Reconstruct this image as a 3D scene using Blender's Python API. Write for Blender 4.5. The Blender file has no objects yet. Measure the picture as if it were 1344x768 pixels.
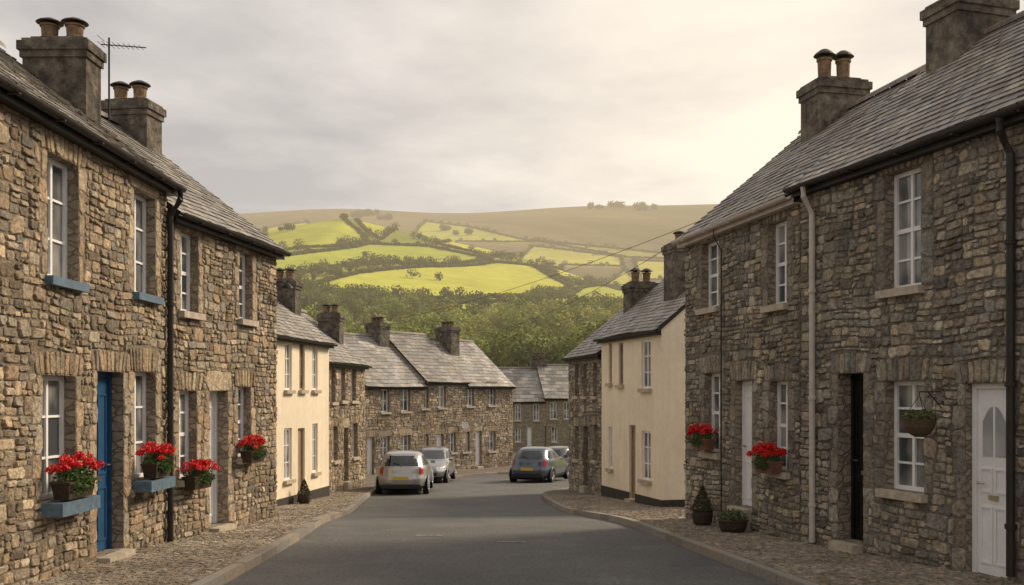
import bpy, math, random, bmesh
import numpy as np
from mathutils import Vector, Matrix
rnd = random.Random(7)
nr = np.random.RandomState(5)
F = 1300.0; CX = 672.0; HY = 520.0; CZ = 1.9
scene = bpy.context.scene
scene.view_settings.view_transform = 'Standard'
scene.view_settings.look = 'None'
scene.view_settings.exposure = 0

# ------------------------------------------------------------------ ground profile
_py = [-40, 9, 11, 14.4, 18.5, 22, 26, 30, 33, 36, 41, 47, 54, 60, 80, 100]
_pz = [0.1, 0, -.08, -.2, -.36, -.68, -1.03, -1.14, -1.25, -1.38, -1.58, -1.85, -2.02, -2.1, -2.3, -2.5]
_ys = np.arange(-45, 101, .25)
_zs = np.interp(_ys, _py, _pz)
_k = np.ones(11) / 11
_zs = np.convolve(np.pad(_zs, 5, mode='edge'), _k, 'valid')
def prof(y): return float(np.interp(y, _ys, _zs))

# ------------------------------------------------------------------ materials
def haze_wrap(nt, shader_out, D=2300.0):  # aerial haze painted into the material as emission, growing along world Y
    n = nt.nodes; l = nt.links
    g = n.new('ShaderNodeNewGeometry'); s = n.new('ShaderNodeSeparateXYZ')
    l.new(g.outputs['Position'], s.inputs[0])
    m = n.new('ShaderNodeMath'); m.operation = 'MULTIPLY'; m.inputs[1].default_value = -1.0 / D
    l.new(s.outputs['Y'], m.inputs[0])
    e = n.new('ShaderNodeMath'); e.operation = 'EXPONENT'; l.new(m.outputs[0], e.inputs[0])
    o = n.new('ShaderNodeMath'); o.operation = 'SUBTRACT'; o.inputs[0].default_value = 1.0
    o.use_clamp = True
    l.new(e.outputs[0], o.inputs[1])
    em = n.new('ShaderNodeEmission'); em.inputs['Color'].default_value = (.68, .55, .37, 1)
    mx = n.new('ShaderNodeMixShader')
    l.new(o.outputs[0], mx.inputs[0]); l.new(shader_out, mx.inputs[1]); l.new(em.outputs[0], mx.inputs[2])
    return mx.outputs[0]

def mat(name, col=(.5, .5, .5), rough=.8, metal=0.0, attr=False, namt=.25, nscale=8.0, bump=.0, bscale=40.0,
        bdist=.01, haze=False, big=0.0, bigscale=.6, spec=.3, streak=0.0, trans=False, coat=0, stain=None):
    m = bpy.data.materials.new(name); m.use_nodes = True
    nt = m.node_tree; n = nt.nodes; l = nt.links
    b = n['Principled BSDF']; out = n['Material Output']
    b.inputs['Roughness'].default_value = rough; b.inputs['Metallic'].default_value = metal
    b.inputs['Specular IOR Level'].default_value = spec
    if coat: b.inputs['Coat Weight'].default_value = coat
    geo = n.new('ShaderNodeNewGeometry')
    if attr:
        a = n.new('ShaderNodeAttribute'); a.attribute_name = 'Col'; c = a.outputs['Color']
    else:
        r = n.new('ShaderNodeRGB'); r.outputs[0].default_value = (*col, 1); c = r.outputs[0]
    def noise(scale, detail=4, vec=None):
        t = n.new('ShaderNodeTexNoise'); t.inputs['Scale'].default_value = scale
        t.inputs['Detail'].default_value = detail; t.inputs['Roughness'].default_value = .65
        l.new(vec or geo.outputs['Position'], t.inputs['Vector']); return t.outputs['Fac']
    def mul(c, amt, scale, detail=4, vec=None):
        mr = n.new('ShaderNodeMapRange'); mr.inputs['From Min'].default_value = .3; mr.inputs['From Max'].default_value = .7
        mr.inputs['To Min'].default_value = 1 - amt; mr.inputs['To Max'].default_value = 1 + amt
        l.new(noise(scale, detail, vec), mr.inputs['Value'])
        v = n.new('ShaderNodeVectorMath'); v.operation = 'SCALE'
        l.new(c, v.inputs[0]); l.new(mr.outputs[0], v.inputs['Scale'])
        return v.outputs[0]
    if stain:
        (sc, lo, hi, colr, am) = stain
        mr = n.new('ShaderNodeMapRange'); mr.inputs['From Min'].default_value = lo; mr.inputs['From Max'].default_value = hi; mr.inputs['To Max'].default_value = am
        l.new(noise(sc, 6), mr.inputs['Value'])
        mx = n.new('ShaderNodeMix'); mx.data_type = 'RGBA'; l.new(mr.outputs[0], mx.inputs[0]); l.new(c, mx.inputs[6]); mx.inputs[7].default_value = (*colr, 1); c = mx.outputs[2]
    if namt: c = mul(c, namt, nscale)
    if big: c = mul(c, big, bigscale, 3)
    if streak:
        mp = n.new('ShaderNodeMapping'); mp.inputs['Scale'].default_value = (5, 5, .35)
        l.new(geo.outputs['Position'], mp.inputs['Vector'])
        c = mul(c, streak, 1.0, 4, mp.outputs[0])
    l.new(c, b.inputs['Base Color'])
    if bump:
        bp = n.new('ShaderNodeBump'); bp.inputs['Strength'].default_value = bump; bp.inputs['Distance'].default_value = bdist
        l.new(noise(bscale, 5), bp.inputs['Height']); l.new(bp.outputs[0], b.inputs['Normal'])
    so = b.outputs[0]
    if trans:
        tr = n.new('ShaderNodeBsdfTranslucent'); l.new(c, tr.inputs['Color'])
        mx = n.new('ShaderNodeMixShader'); mx.inputs[0].default_value = .35
        l.new(so, mx.inputs[1]); l.new(tr.outputs[0], mx.inputs[2]); so = mx.outputs[0]
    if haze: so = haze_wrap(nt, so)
    l.new(so, out.inputs['Surface'])
    return m

M_STONE = mat('stone', attr=True, rough=.93, namt=.48, nscale=17, bump=1.0, bscale=26, bdist=.032, big=.28, bigscale=.8, spec=.12, stain=(3.2, .50, .72, (.27, .25, .21), .5))
M_MORTAR = mat('mortar', (.19, .155, .112), rough=.95, namt=.4, nscale=16, bump=.9, bscale=50, bdist=.02, big=.28)
M_MORTARG = mat('mortar_grey', (.165, .145, .118), rough=.95, namt=.4, nscale=16, bump=.9, bscale=50, bdist=.02, big=.28)
M_SLATE = mat('slate', attr=True, rough=.56, namt=.38, nscale=9, bump=.5, bscale=30, bdist=.006, big=.28, bigscale=.8, spec=.5, stain=(2.2, .55, .75, (.28, .25, .17), .5))
M_UNDER = mat('roof_felt', (.04, .038, .035), rough=.9)
M_CREAM = mat('cream_render', (.80, .70, .54), rough=.9, namt=.05, nscale=5, bump=.35, bscale=60, bdist=.006, streak=.05, big=.07, spec=.1)
M_TARPLINTH = mat('dark_plinth', (.05, .043, .038), rough=.8)
M_CAST = mat('gutter_metal', (.028, .025, .023), rough=.5, namt=.3)
M_PALEPIPE = mat('pale_pipe', (.50, .45, .41), rough=.5, namt=.12)
M_WHITE = mat('white_paint', (.80, .80, .80), rough=.4, namt=.05, nscale=6)
M_BLUE = mat('blue_paint', (.02, .075, .17), rough=.4, namt=.15)
M_BLUESILL = mat('blue_sill_paint', (.10, .155, .21), rough=.6, namt=.3, nscale=12)
M_BLACKDOOR = mat('black_door_paint', (.014, .013, .012), rough=.3)
M_BROWNPAINT = mat('brown_paint', (.30, .22, .15), rough=.5)
M_SILL = mat('stone_sill', (.43, .375, .30), rough=.85, namt=.25, bump=.3)
M_DARKREVEAL = mat('dark_void', (.01, .01, .01))  # near-black panel behind openings, painting in the darkness of the room
M_BRASS = mat('handle_metal', (.5, .45, .35), rough=.3, metal=1)
M_POT = mat('clay_pot', (.185, .125, .078), rough=.9, namt=.5, nscale=14, big=.2)
M_COWL = mat('cowl_metal', (.045, .04, .035), rough=.6)
M_ASPH = mat('asphalt', (.108, .105, .102), rough=.75, namt=.42, nscale=26, bump=.9, bscale=80, bdist=.014, big=.14, bigscale=.5, spec=.35, stain=(.9, .5, .62, (.15, .145, .135), .45))
M_KERB = mat('kerb_granite', attr=True, rough=.85, namt=.25, nscale=30, bump=.5, bscale=60)
M_PAVE = mat('pavement_base', (.15, .125, .10), rough=.95, namt=.3, nscale=10, bump=.8, bscale=30, big=.2)
M_PAINT = mat('road_paint', (.24, .235, .22), rough=.7, namt=.55, nscale=14)
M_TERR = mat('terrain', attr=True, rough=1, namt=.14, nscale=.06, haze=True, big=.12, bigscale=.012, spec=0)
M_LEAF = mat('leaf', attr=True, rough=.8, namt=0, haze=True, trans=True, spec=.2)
M_BARK = mat('bark', (.07, .05, .035), rough=.95, bump=.6, namt=.3)
M_RED = mat('red_petal', (.62, .012, .012), rough=.6, namt=.3, nscale=40)
M_PLANTER = mat('planter_wood', (.05, .035, .025), rough=.85, namt=.3, nscale=25)
M_TERRA = mat('terracotta', (.18, .09, .06), rough=.8, namt=.2)
M_WICK = mat('wicker', (.10, .07, .04), rough=.9, namt=.5, nscale=60, bump=1, bscale=80)
M_CHIM = mat('chimney_stone', (.125, .108, .088), rough=.95, namt=.55, nscale=6, bump=1, bscale=12, bdist=.05, big=.35, bigscale=1.5, stain=(2.5, .5, .7, (.21, .19, .14), .6))

def glass_mat(name, c0, c1, rough=.06):
    m = bpy.data.materials.new(name); m.use_nodes = True
    nt = m.node_tree; n = nt.nodes; l = nt.links; b = n['Principled BSDF']
    g = n.new('ShaderNodeNewGeometry'); t = n.new('ShaderNodeTexNoise'); t.inputs['Scale'].default_value = 1.7
    l.new(g.outputs['Position'], t.inputs['Vector'])
    r = n.new('ShaderNodeValToRGB'); r.color_ramp.elements[0].position = .4; r.color_ramp.elements[1].position = .62
    r.color_ramp.elements[0].color = (*c0, 1); r.color_ramp.elements[1].color = (*c1, 1)
    l.new(t.outputs['Fac'], r.inputs[0]); l.new(r.outputs[0], b.inputs['Base Color'])
    b.inputs['Roughness'].default_value = rough; b.inputs['Specular IOR Level'].default_value = .7
    return m
M_GLASS = glass_mat('window_glass', (.06, .066, .072), (.30, .30, .29))  # mottled greys paint in reflections and pale curtains on the panes
M_PALEGLASS = glass_mat('frosted_glass', (.30, .32, .34), (.45, .46, .47), .3)
M_CARGLASS = glass_mat('car_glass', (.012, .014, .016), (.03, .034, .038), .03)

def stone_proc(name, c0, c1, cm, sc=6.0):
    m = bpy.data.materials.new(name); m.use_nodes = True
    nt = m.node_tree; n = nt.nodes; l = nt.links; b = n['Principled BSDF']
    g = n.new('ShaderNodeNewGeometry'); mp = n.new('ShaderNodeMapping'); mp.inputs['Scale'].default_value = (1, 1, 1.8)
    l.new(g.outputs['Position'], mp.inputs['Vector'])
    v = n.new('ShaderNodeTexVoronoi'); v.inputs['Scale'].default_value = sc; l.new(mp.outputs[0], v.inputs['Vector'])
    e = n.new('ShaderNodeTexVoronoi'); e.feature = 'DISTANCE_TO_EDGE'; e.inputs['Scale'].default_value = sc; l.new(mp.outputs[0], e.inputs['Vector'])
    s = n.new('ShaderNodeSeparateXYZ'); l.new(v.outputs['Color'], s.inputs[0])
    mx = n.new('ShaderNodeMix'); mx.data_type = 'RGBA'; mx.inputs[6].default_value = (*c0, 1); mx.inputs[7].default_value = (*c1, 1)
    l.new(s.outputs[0], mx.inputs[0])
    r = n.new('ShaderNodeMapRange'); r.inputs['From Min'].default_value = .02; r.inputs['From Max'].default_value = .09
    l.new(e.outputs['Distance'], r.inputs['Value'])
    m2 = n.new('ShaderNodeMix'); m2.data_type = 'RGBA'; m2.inputs[6].default_value = (*cm, 1)
    l.new(r.outputs[0], m2.inputs[0]); l.new(mx.outputs[2], m2.inputs[7])
    t = n.new('ShaderNodeTexNoise'); t.inputs['Scale'].default_value = 14; t.inputs['Detail'].default_value = 5
    l.new(g.outputs['Position'], t.inputs['Vector'])
    mr = n.new('ShaderNodeMapRange'); mr.inputs['To Min'].default_value = .5; mr.inputs['To Max'].default_value = 1.5
    l.new(t.outputs['Fac'], mr.inputs['Value'])
    sc_ = n.new('ShaderNodeVectorMath'); sc_.operation = 'SCALE'
    l.new(m2.outputs[2], sc_.inputs[0]); l.new(mr.outputs[0], sc_.inputs['Scale']); l.new(sc_.outputs[0], b.inputs['Base Color'])
    ad = n.new('ShaderNodeMath'); ad.operation = 'ADD'; l.new(r.outputs[0], ad.inputs[0]); l.new(t.outputs['Fac'], ad.inputs[1])
    bp = n.new('ShaderNodeBump'); bp.inputs['Strength'].default_value = .8; bp.inputs['Distance'].default_value = .02
    l.new(ad.outputs[0], bp.inputs['Height']); l.new(bp.outputs[0], b.inputs['Normal'])
    b.inputs['Roughness'].default_value = .92
    return m
M_STPROC = stone_proc('rubble_stone', (.19, .16, .125), (.35, .29, .22), (.18, .155, .12))

# ------------------------------------------------------------------ mesh builder
class MB:
    def __init__(s): s.v = []; s.f = []; s.m = []; s.c = []
    def face(s, pts, m=0, c=(1, 1, 1)):
        k = len(s.v); s.v.extend(pts); s.f.append(tuple(range(k, k + len(pts)))); s.m.append(m); s.c.append(c)
    def box(s, x0, x1, y0, y1, z0, z1, m=0, c=(1, 1, 1), tf=None):
        P = [(x0, y0, z0), (x1, y0, z0), (x1, y1, z0), (x0, y1, z0), (x0, y0, z1), (x1, y0, z1), (x1, y1, z1), (x0, y1, z1)]
        if tf: P = [tf(p) for p in P]
        k = len(s.v); s.v.extend(P)
        for q in ((0, 3, 2, 1), (4, 5, 6, 7), (0, 1, 5, 4), (1, 2, 6, 5), (2, 3, 7, 6), (3, 0, 4, 7)):
            s.f.append(tuple(k + i for i in q)); s.m.append(m); s.c.append(c)
    def rings(s, rings, m=0, c=(1, 1, 1), cap=True, closed=True):
        k = len(s.v); n = len(rings[0])
        for r in rings: s.v.extend(r)
        for i in range(len(rings) - 1):
            for j in range(n if closed else n - 1):
                a = k + i * n + j; b = k + i * n + (j + 1) % n
                s.f.append((a, b, b + n, a + n)); s.m.append(m); s.c.append(c)
        if cap:
            s.f.append(tuple(k + j for j in range(n))[::-1]); s.m.append(m); s.c.append(c)
            kk = k + (len(rings) - 1) * n
            s.f.append(tuple(kk + j for j in range(n))); s.m.append(m); s.c.append(c)
    def lathe(s, cx, cy, prof_, m=0, c=(1, 1, 1), n=16, cap=True):
        s.rings([[(cx + r * math.cos(2 * math.pi * j / n), cy + r * math.sin(2 * math.pi * j / n), z) for j in range(n)] for r, z in prof_], m, c, cap)
    def tube(s, pts, r, m=0, c=(1, 1, 1), n=8):
        pts = [Vector(p) for p in pts]; R = []
        for i, p in enumerate(pts):
            d = (pts[min(i + 1, len(pts) - 1)] - pts[max(i - 1, 0)]).normalized()
            u = d.cross(Vector((0, 0, 1)))
            if u.length < .05: u = d.cross(Vector((1, 0, 0)))
            u.normalize(); w = d.cross(u)
            rr = r[i] if isinstance(r, (list, tuple)) else r
            R.append([tuple(p + u * rr * math.cos(2 * math.pi * j / n) + w * rr * math.sin(2 * math.pi * j / n)) for j in range(n)])
        s.rings(R, m, c)
    def leaf(s, p, size, pal, m=0):
        a = Vector((rnd.gauss(0, 1), rnd.gauss(0, 1), rnd.gauss(0, 1))).normalized()
        b = a.orthogonal().normalized(); q = size * rnd.uniform(.6, 1.3)
        cc = rnd.choice(pal); f = rnd.uniform(.7, 1.25)
        s.face([tuple(p + a * q), tuple(p + b * q * .6), tuple(p - a * q), tuple(p - b * q * .6)], m, (cc[0] * f, cc[1] * f, cc[2] * f))
    def leaves(s, cen, rad, n, size, pal, m=0, shell=.5):
        for _ in range(n):
            d = Vector((rnd.gauss(0, 1), rnd.gauss(0, 1), rnd.gauss(0, 1))).normalized() * (shell + (1 - shell) * rnd.random())
            s.leaf(Vector((cen[0] + d.x * rad[0], cen[1] + d.y * rad[1], cen[2] + d.z * rad[2])), size, pal, m)
    def obj(s, name, mats, parent=None, smooth=False):
        if not s.f: return None
        me = bpy.data.meshes.new(name); me.from_pydata(s.v, [], s.f)
        for mm in (mats if isinstance(mats, (list, tuple)) else [mats]): me.materials.append(mm)
        me.polygons.foreach_set('material_index', np.array(s.m, dtype=np.int32))
        cnt = np.array([len(f) for f in s.f]); c = np.array(s.c, dtype=np.float32)
        ca = np.repeat(np.concatenate([c, np.ones((len(c), 1), np.float32)], 1), cnt, axis=0)
        at = me.color_attributes.new('Col', 'FLOAT_COLOR', 'CORNER'); at.data.foreach_set('color', ca.ravel())
        if smooth: me.polygons.foreach_set('use_smooth', np.ones(len(s.f), dtype=bool))
        me.update()
        o = bpy.data.objects.new(name, me); scene.collection.objects.link(o)
        if parent: o.parent = parent
        return o
def top(o, label, cat, group=None):
    o['label'] = label; o['category'] = cat
    if group: o['group'] = group
    return o
def empty(name, loc, rz=0):
    o = bpy.data.objects.new(name, None); o.empty_display_size = .3
    o.location = loc; o.rotation_euler = (0, 0, rz); scene.collection.objects.link(o); return o

# ------------------------------------------------------------------ rubble stones
def jit(c, a=.2):
    f = rnd.uniform(1 - a, 1 + a); h = rnd.uniform(-.06, .06); return (c[0] * f * (1 + h), c[1] * f, c[2] * f * (1 - h))
def stone(mb, x0, x1, z0, z1, mapf, t, col, det, gap, wr, m=0):
    w = x1 - x0; h = z1 - z0; mn = min(w, h)
    if mn < gap * 2.4: return
    g = gap * .5 * rnd.uniform(.5, 1.6); x0 += g; x1 -= g; z0 += g; z1 -= g
    c = [mn * rnd.uniform(.05, .40) for _ in range(4)]; e = [mn * rnd.uniform(.05, .40) for _ in range(4)]; j = mn * .08
    P = [(x0 + c[0], z0), (x1 - c[1], z0), (x1, z0 + e[1]), (x1, z1 - e[2]), (x1 - c[2], z1), (x0 + c[3], z1), (x0, z1 - e[3]), (x0, z0 + e[0])]
    P = [(a + rnd.uniform(-j, j), b + rnd.uniform(-j, j)) for a, b in P]
    cx = (x0 + x1) / 2; cz = (z0 + z1) / 2; t *= rnd.uniform(.35, 1.45)
    tx = rnd.uniform(-.35, .35); tz = rnd.uniform(-.35, .35)
    def ring(k, d):
        R = []
        for a, b in P:
            dd = d * (1 + tx * (a - cx) / max(w, .01) * 2 + tz * (b - cz) / max(h, .01) * 2)
            a = cx + (a - cx) * (1 - k / max(w, .01)); b = cz + (b - cz) * (1 - k / max(h, .01))
            if wr: a, b = wr(a, b)
            R.append(mapf(a, b, dd))
        return R
    k = len(mb.v); b_ = min(mn * .10, .014)
    mb.v.extend(ring(0, .0))
    if det:
        mb.v.extend(ring(b_ * .6, t * .7))
        mb.v.extend(ring(b_ * 2.2, t)); L = 3
    else:
        mb.v.extend(ring(b_, t)); L = 2
    for i in range(L - 1):
        for q in range(8):
            a = k + i * 8 + q; b = k + i * 8 + (q + 1) % 8
            mb.f.append((a, b, b + 8, a + 8)); mb.m.append(m); mb.c.append(col)
    kk = k + (L - 1) * 8
    if det:
        a, b = (cx + rnd.uniform(-.25, .25) * w, cz + rnd.uniform(-.25, .25) * h)
        if wr: a, b = wr(a, b)
        mb.v.append(mapf(a, b, t * rnd.uniform(.75, 1.3)))
        ce = len(mb.v) - 1
        for q in range(8):
            mb.f.append((kk + q, kk + (q + 1) % 8, ce)); mb.m.append(m); mb.c.append(col)
    else:
        mb.f.append(tuple(kk + q for q in range(8))); mb.m.append(m); mb.c.append(col)

def rubble(mb, W0, W1, H0, H1, excl, mapf, cw, ch, t, pal, det, gap=.017, warp=1.0, keep=None, cj=.24):
    ph = [rnd.uniform(0, 6) for _ in range(6)]
    k = cw / .26 * warp
    def wr(x, z):
        return (x + .016 * k * math.sin(5.1 * z + ph[0] + 1.3 * x) + .012 * k * math.sin(11 * z + ph[3] + 3 * x),
                z + .020 * k * math.sin(1.6 * x + ph[1] + .5 * z) + .013 * k * math.sin(4.7 * x + ph[2] + z))
    def emit(x0, x1, z0, z1):
        for (a, b, c, d) in excl:
            if x0 < b and x1 > a and z0 < d and z1 > c:
                opts = [(x0, min(x1, a), z0, z1), (max(x0, b), x1, z0, z1), (x0, x1, z0, min(z1, c)), (x0, x1, max(z0, d), z1)]
                opts = [o for o in opts if o[1] - o[0] > .035 and o[3] - o[2] > .035]
                if not opts: return
                x0, x1, z0, z1 = max(opts, key=lambda o: (o[1] - o[0]) * (o[3] - o[2]))
        if keep and not keep((x0 + x1) / 2, (z0 + z1) / 2): return
        stone(mb, x0, x1, z0, z1, mapf, t, jit(rnd.choice(pal), cj), det, gap, wr)
    def sub(x0, x1, z0, z1):
        w = x1 - x0; h = z1 - z0
        if h > ch * rnd.uniform(.8, 1.9) or h > w * 1.3:
            s = z0 + h * rnd.uniform(.36, .64); sub(x0, x1, z0, s); sub(x0, x1, s, z1)
        elif w > cw * rnd.uniform(.7, 1.9) or w > h * 3.2:
            s = x0 + w * rnd.uniform(.28, .72); sub(x0, s, z0, z1); sub(s, x1, z0, z1)
        else: emit(x0, x1, z0, z1)
    z = H0
    while z < H1 - .02:
        h = ch * rnd.uniform(1.4, 2.9)
        if H1 - z - h < ch * .6: h = H1 - z
        x = W0
        while x < W1 - .02:
            w = cw * rnd.uniform(.8, 2.4)
            if W1 - x - w < cw * .5: w = W1 - x
            sub(x, x + w, z, z + h); x += w
        z += h

PAL_WARM = [(.37, .285, .195), (.31, .24, .165), (.43, .34, .235), (.26, .205, .145), (.34, .275, .20), (.205, .165, .125), (.47, .385, .27), (.30, .25, .19), (.36, .30, .23), (.25, .215, .175)]
PAL_GREY = [(.27, .235, .19), (.325, .28, .22), (.22, .195, .165), (.39, .33, .25), (.24, .215, .18), (.165, .15, .13), (.43, .37, .28), (.29, .255, .205), (.31, .28, .235)]
PAL_SLATE = [(.245, .228, .205), (.21, .195, .178), (.28, .26, .23), (.18, .168, .155), (.30, .275, .235), (.235, .21, .178)]

# ------------------------------------------------------------------ houses
def local_helpers(A, B, zb):
    A = Vector((*A, 0)); B = Vector((*B, 0)); d = (B - A); L = d.length; d.normalize()
    def lx(px):
        k = (px - CX) / F
        u = (k * A.y - A.x) / (d.x - k * d.y)
        return u, A.y + u * d.y
    def lz(px, py):
        u, Y = lx(px); return CZ + (HY - py) * Y / F - zb
    def loc(X, Y):
        p = Vector((X, Y, 0)) - A; return p.dot(d), p.dot(Vector((-d.y, d.x, 0)))
    return L, d, lx, lz, loc

def window(par, x0, x1, z0, z1, cols=2, rows=3, sillm=None, fm=None, rec=.13, sh=.10):
    mb = MB(); fw = .055; y0 = rec; y1 = rec + .06
    mb.box(x0 + .002, x0 + fw, y0, y1, z0 + .002, z1 - .002); mb.box(x1 - fw, x1 - .002, y0, y1, z0 + .002, z1 - .002)
    mb.box(x0 + fw, x1 - fw, y0, y1, z0 + .002, z0 + fw); mb.box(x0 + fw, x1 - fw, y0, y1, z1 - fw, z1 - .002)
    for i in range(1, cols):
        x = x0 + (x1 - x0) * i / cols; mb.box(x - .022, x + .022, y0 + .006, y1 - .006, z0 + fw, z1 - fw)
    for i in range(1, rows):
        z = z0 + (z1 - z0) * i / rows; q = .014 if i != rows // 2 or rows < 4 else .028
        for j in range(cols):
            a = x0 + (x1 - x0) * j / cols + (.022 if j else fw); b = x0 + (x1 - x0) * (j + 1) / cols - (.022 if j < cols - 1 else fw)
            mb.box(a, b, y0 + .014, y1 - .014, z - q, z + q)
    w = mb.obj('window', fm or M_WHITE, par)
    g = MB(); g.box(x0 + .01, x1 - .01, y0 + .035, y0 + .042, z0 + .01, z1 - .01); g.obj('window_glass', M_GLASS, w)
    if sillm:
        s = MB(); s.box(x0 - .07, x1 + .07, -.10 if sh < .11 else -.26, rec + .0, z0 - sh, z0 - .003); s.obj('window_sill', sillm, w)
    return w

def door(par, x0, x1, z0, z1, m, fm=None, rec=.16, glazed=False, handle_right=True, simple=False):
    fm = fm or m
    mb = MB(); fw = .06
    mb.box(x0 + .002, x0 + fw, rec - .02, rec + .06, z0, z1 - .002, 1); mb.box(x1 - fw, x1 - .002, rec - .02, rec + .06, z0, z1 - .002, 1)
    mb.box(x0 + fw, x1 - fw, rec - .02, rec + .06, z1 - fw, z1 - .002, 1)
    mb.box(x0 + fw + .003, x1 - fw - .003, rec + .01, rec + .05, z0 + .01, z1 - fw - .003, 0)
    w = x1 - x0 - 2 * fw; h = z1 - z0; xa = x0 + fw
    if not simple:
        for (a, b) in ((.10, .47), (.53, .90)):
            for (c, d) in ((.06, .36), (.43, .88 if not glazed else .56)):
                p = (xa + w * a, xa + w * b, z0 + h * c, z0 + h * d); q = .025
                mb.box(p[0], p[1], rec - .004, rec + .012, p[2], p[2] + q); mb.box(p[0], p[1], rec - .004, rec + .012, p[3] - q, p[3])
                mb.box(p[0], p[0] + q, rec - .004, rec + .012, p[2] + q, p[3] - q); mb.box(p[1] - q, p[1], rec - .004, rec + .012, p[2] + q, p[3] - q)
    o = mb.obj('door', [m, fm], par)
    if glazed:
        for (a, b, ha, hb_) in ((.16, .46, .80, .88), (.54, .84, .88, .80)):
            g = MB(); n = 6; P = []
            for i in range(n + 1):
                t = i / n; hh = ha + (hb_ - ha) * (math.sin(t * math.pi / 2) if hb_ > ha else 1 - math.cos(t * math.pi / 2)); P.append((xa + w * (a + (b - a) * t), hh))
            for i in range(n):
                g.face([(P[i][0], rec + .004, z0 + h * .62), (P[i + 1][0], rec + .004, z0 + h * .62), (P[i + 1][0], rec + .004, z0 + h * P[i + 1][1]), (P[i][0], rec + .004, z0 + h * P[i][1])])
            g.obj('door_glass', M_PALEGLASS, o)
    if not simple:
        hb = MB(); hx = xa + w * (.9 if handle_right else .1)
        hb.tube([(hx, rec + .01, z0 + h * .48), (hx, rec - .05, z0 + h * .48), (hx + (-.1 if handle_right else .1), rec - .05, z0 + h * .48)], .011)
        hb.obj('handle', M_BRASS, o)
        lb = MB(); lb.box(xa + w * .36, xa + w * .64, rec - .012, rec + .008, z0 + h * .395, z0 + h * .42); lb.obj('letterbox', M_BRASS, o)
    st = MB(); st.box(x0 + .01, x1 - .01, -.16, rec - .03, z0 - .4, z0 - .004); st.obj('doorstep', M_SILL, par)
    return o

def chimney(par, loc, X, Y, zb, z0, z1, w, d, pots, ph=.38):
    x, y = loc(X, Y); z0 -= zb; z1 -= zb
    mb = MB(); mb.box(x - w / 2, x + w / 2, y - d / 2, y + d / 2, z0, z1 - .30)
    mb.box(x - w / 2 - .03, x + w / 2 + .03, y - d / 2 - .03, y + d / 2 + .03, z1 - .30, z1 - .2)
    mb.box(x - w / 2 - .06, x + w / 2 + .06, y - d / 2 - .06, y + d / 2 + .06, z1 - .2, z1 - .07)
    mb.box(x - w / 2 - .01, x + w / 2 + .01, y - d / 2 - .01, y + d / 2 + .01, z1 - .07, z1 - .02)
    mb.box(x - w / 2 + .08, x + w / 2 - .08, y - d / 2 + .08, y + d / 2 - .08, z1 - .02, z1 + .03)
    c = mb.obj('chimney', M_CHIM, par)
    for i in range(pots):
        q = MB(); r = .12
        t = (i + .5) / pots - .5
        px = x + (w * .8 * t if w >= d else 0); py = y + (d * .8 * t if w < d else 0)
        q.lathe(px, py, [(r * 1.1, z1 + .0), (r * 1.1, z1 + .06), (r * .92, z1 + .08), (r, z1 + ph * .72), (r * 1.15, z1 + ph * .74), (r * 1.15, z1 + ph * .82), (r * .8, z1 + ph * .83)], 0)
        q.lathe(px, py, [(r * .5, z1 + ph * .8), (r * .5, z1 + ph * .93), (r * 1.6, z1 + ph * .93), (r * 1.4, z1 + ph * 1.0), (r * .6, z1 + ph * 1.14), (.01, z1 + ph * 1.18)], 1)
        q.obj('chimney_pot', [M_POT, M_COWL], c)
    return c

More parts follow.
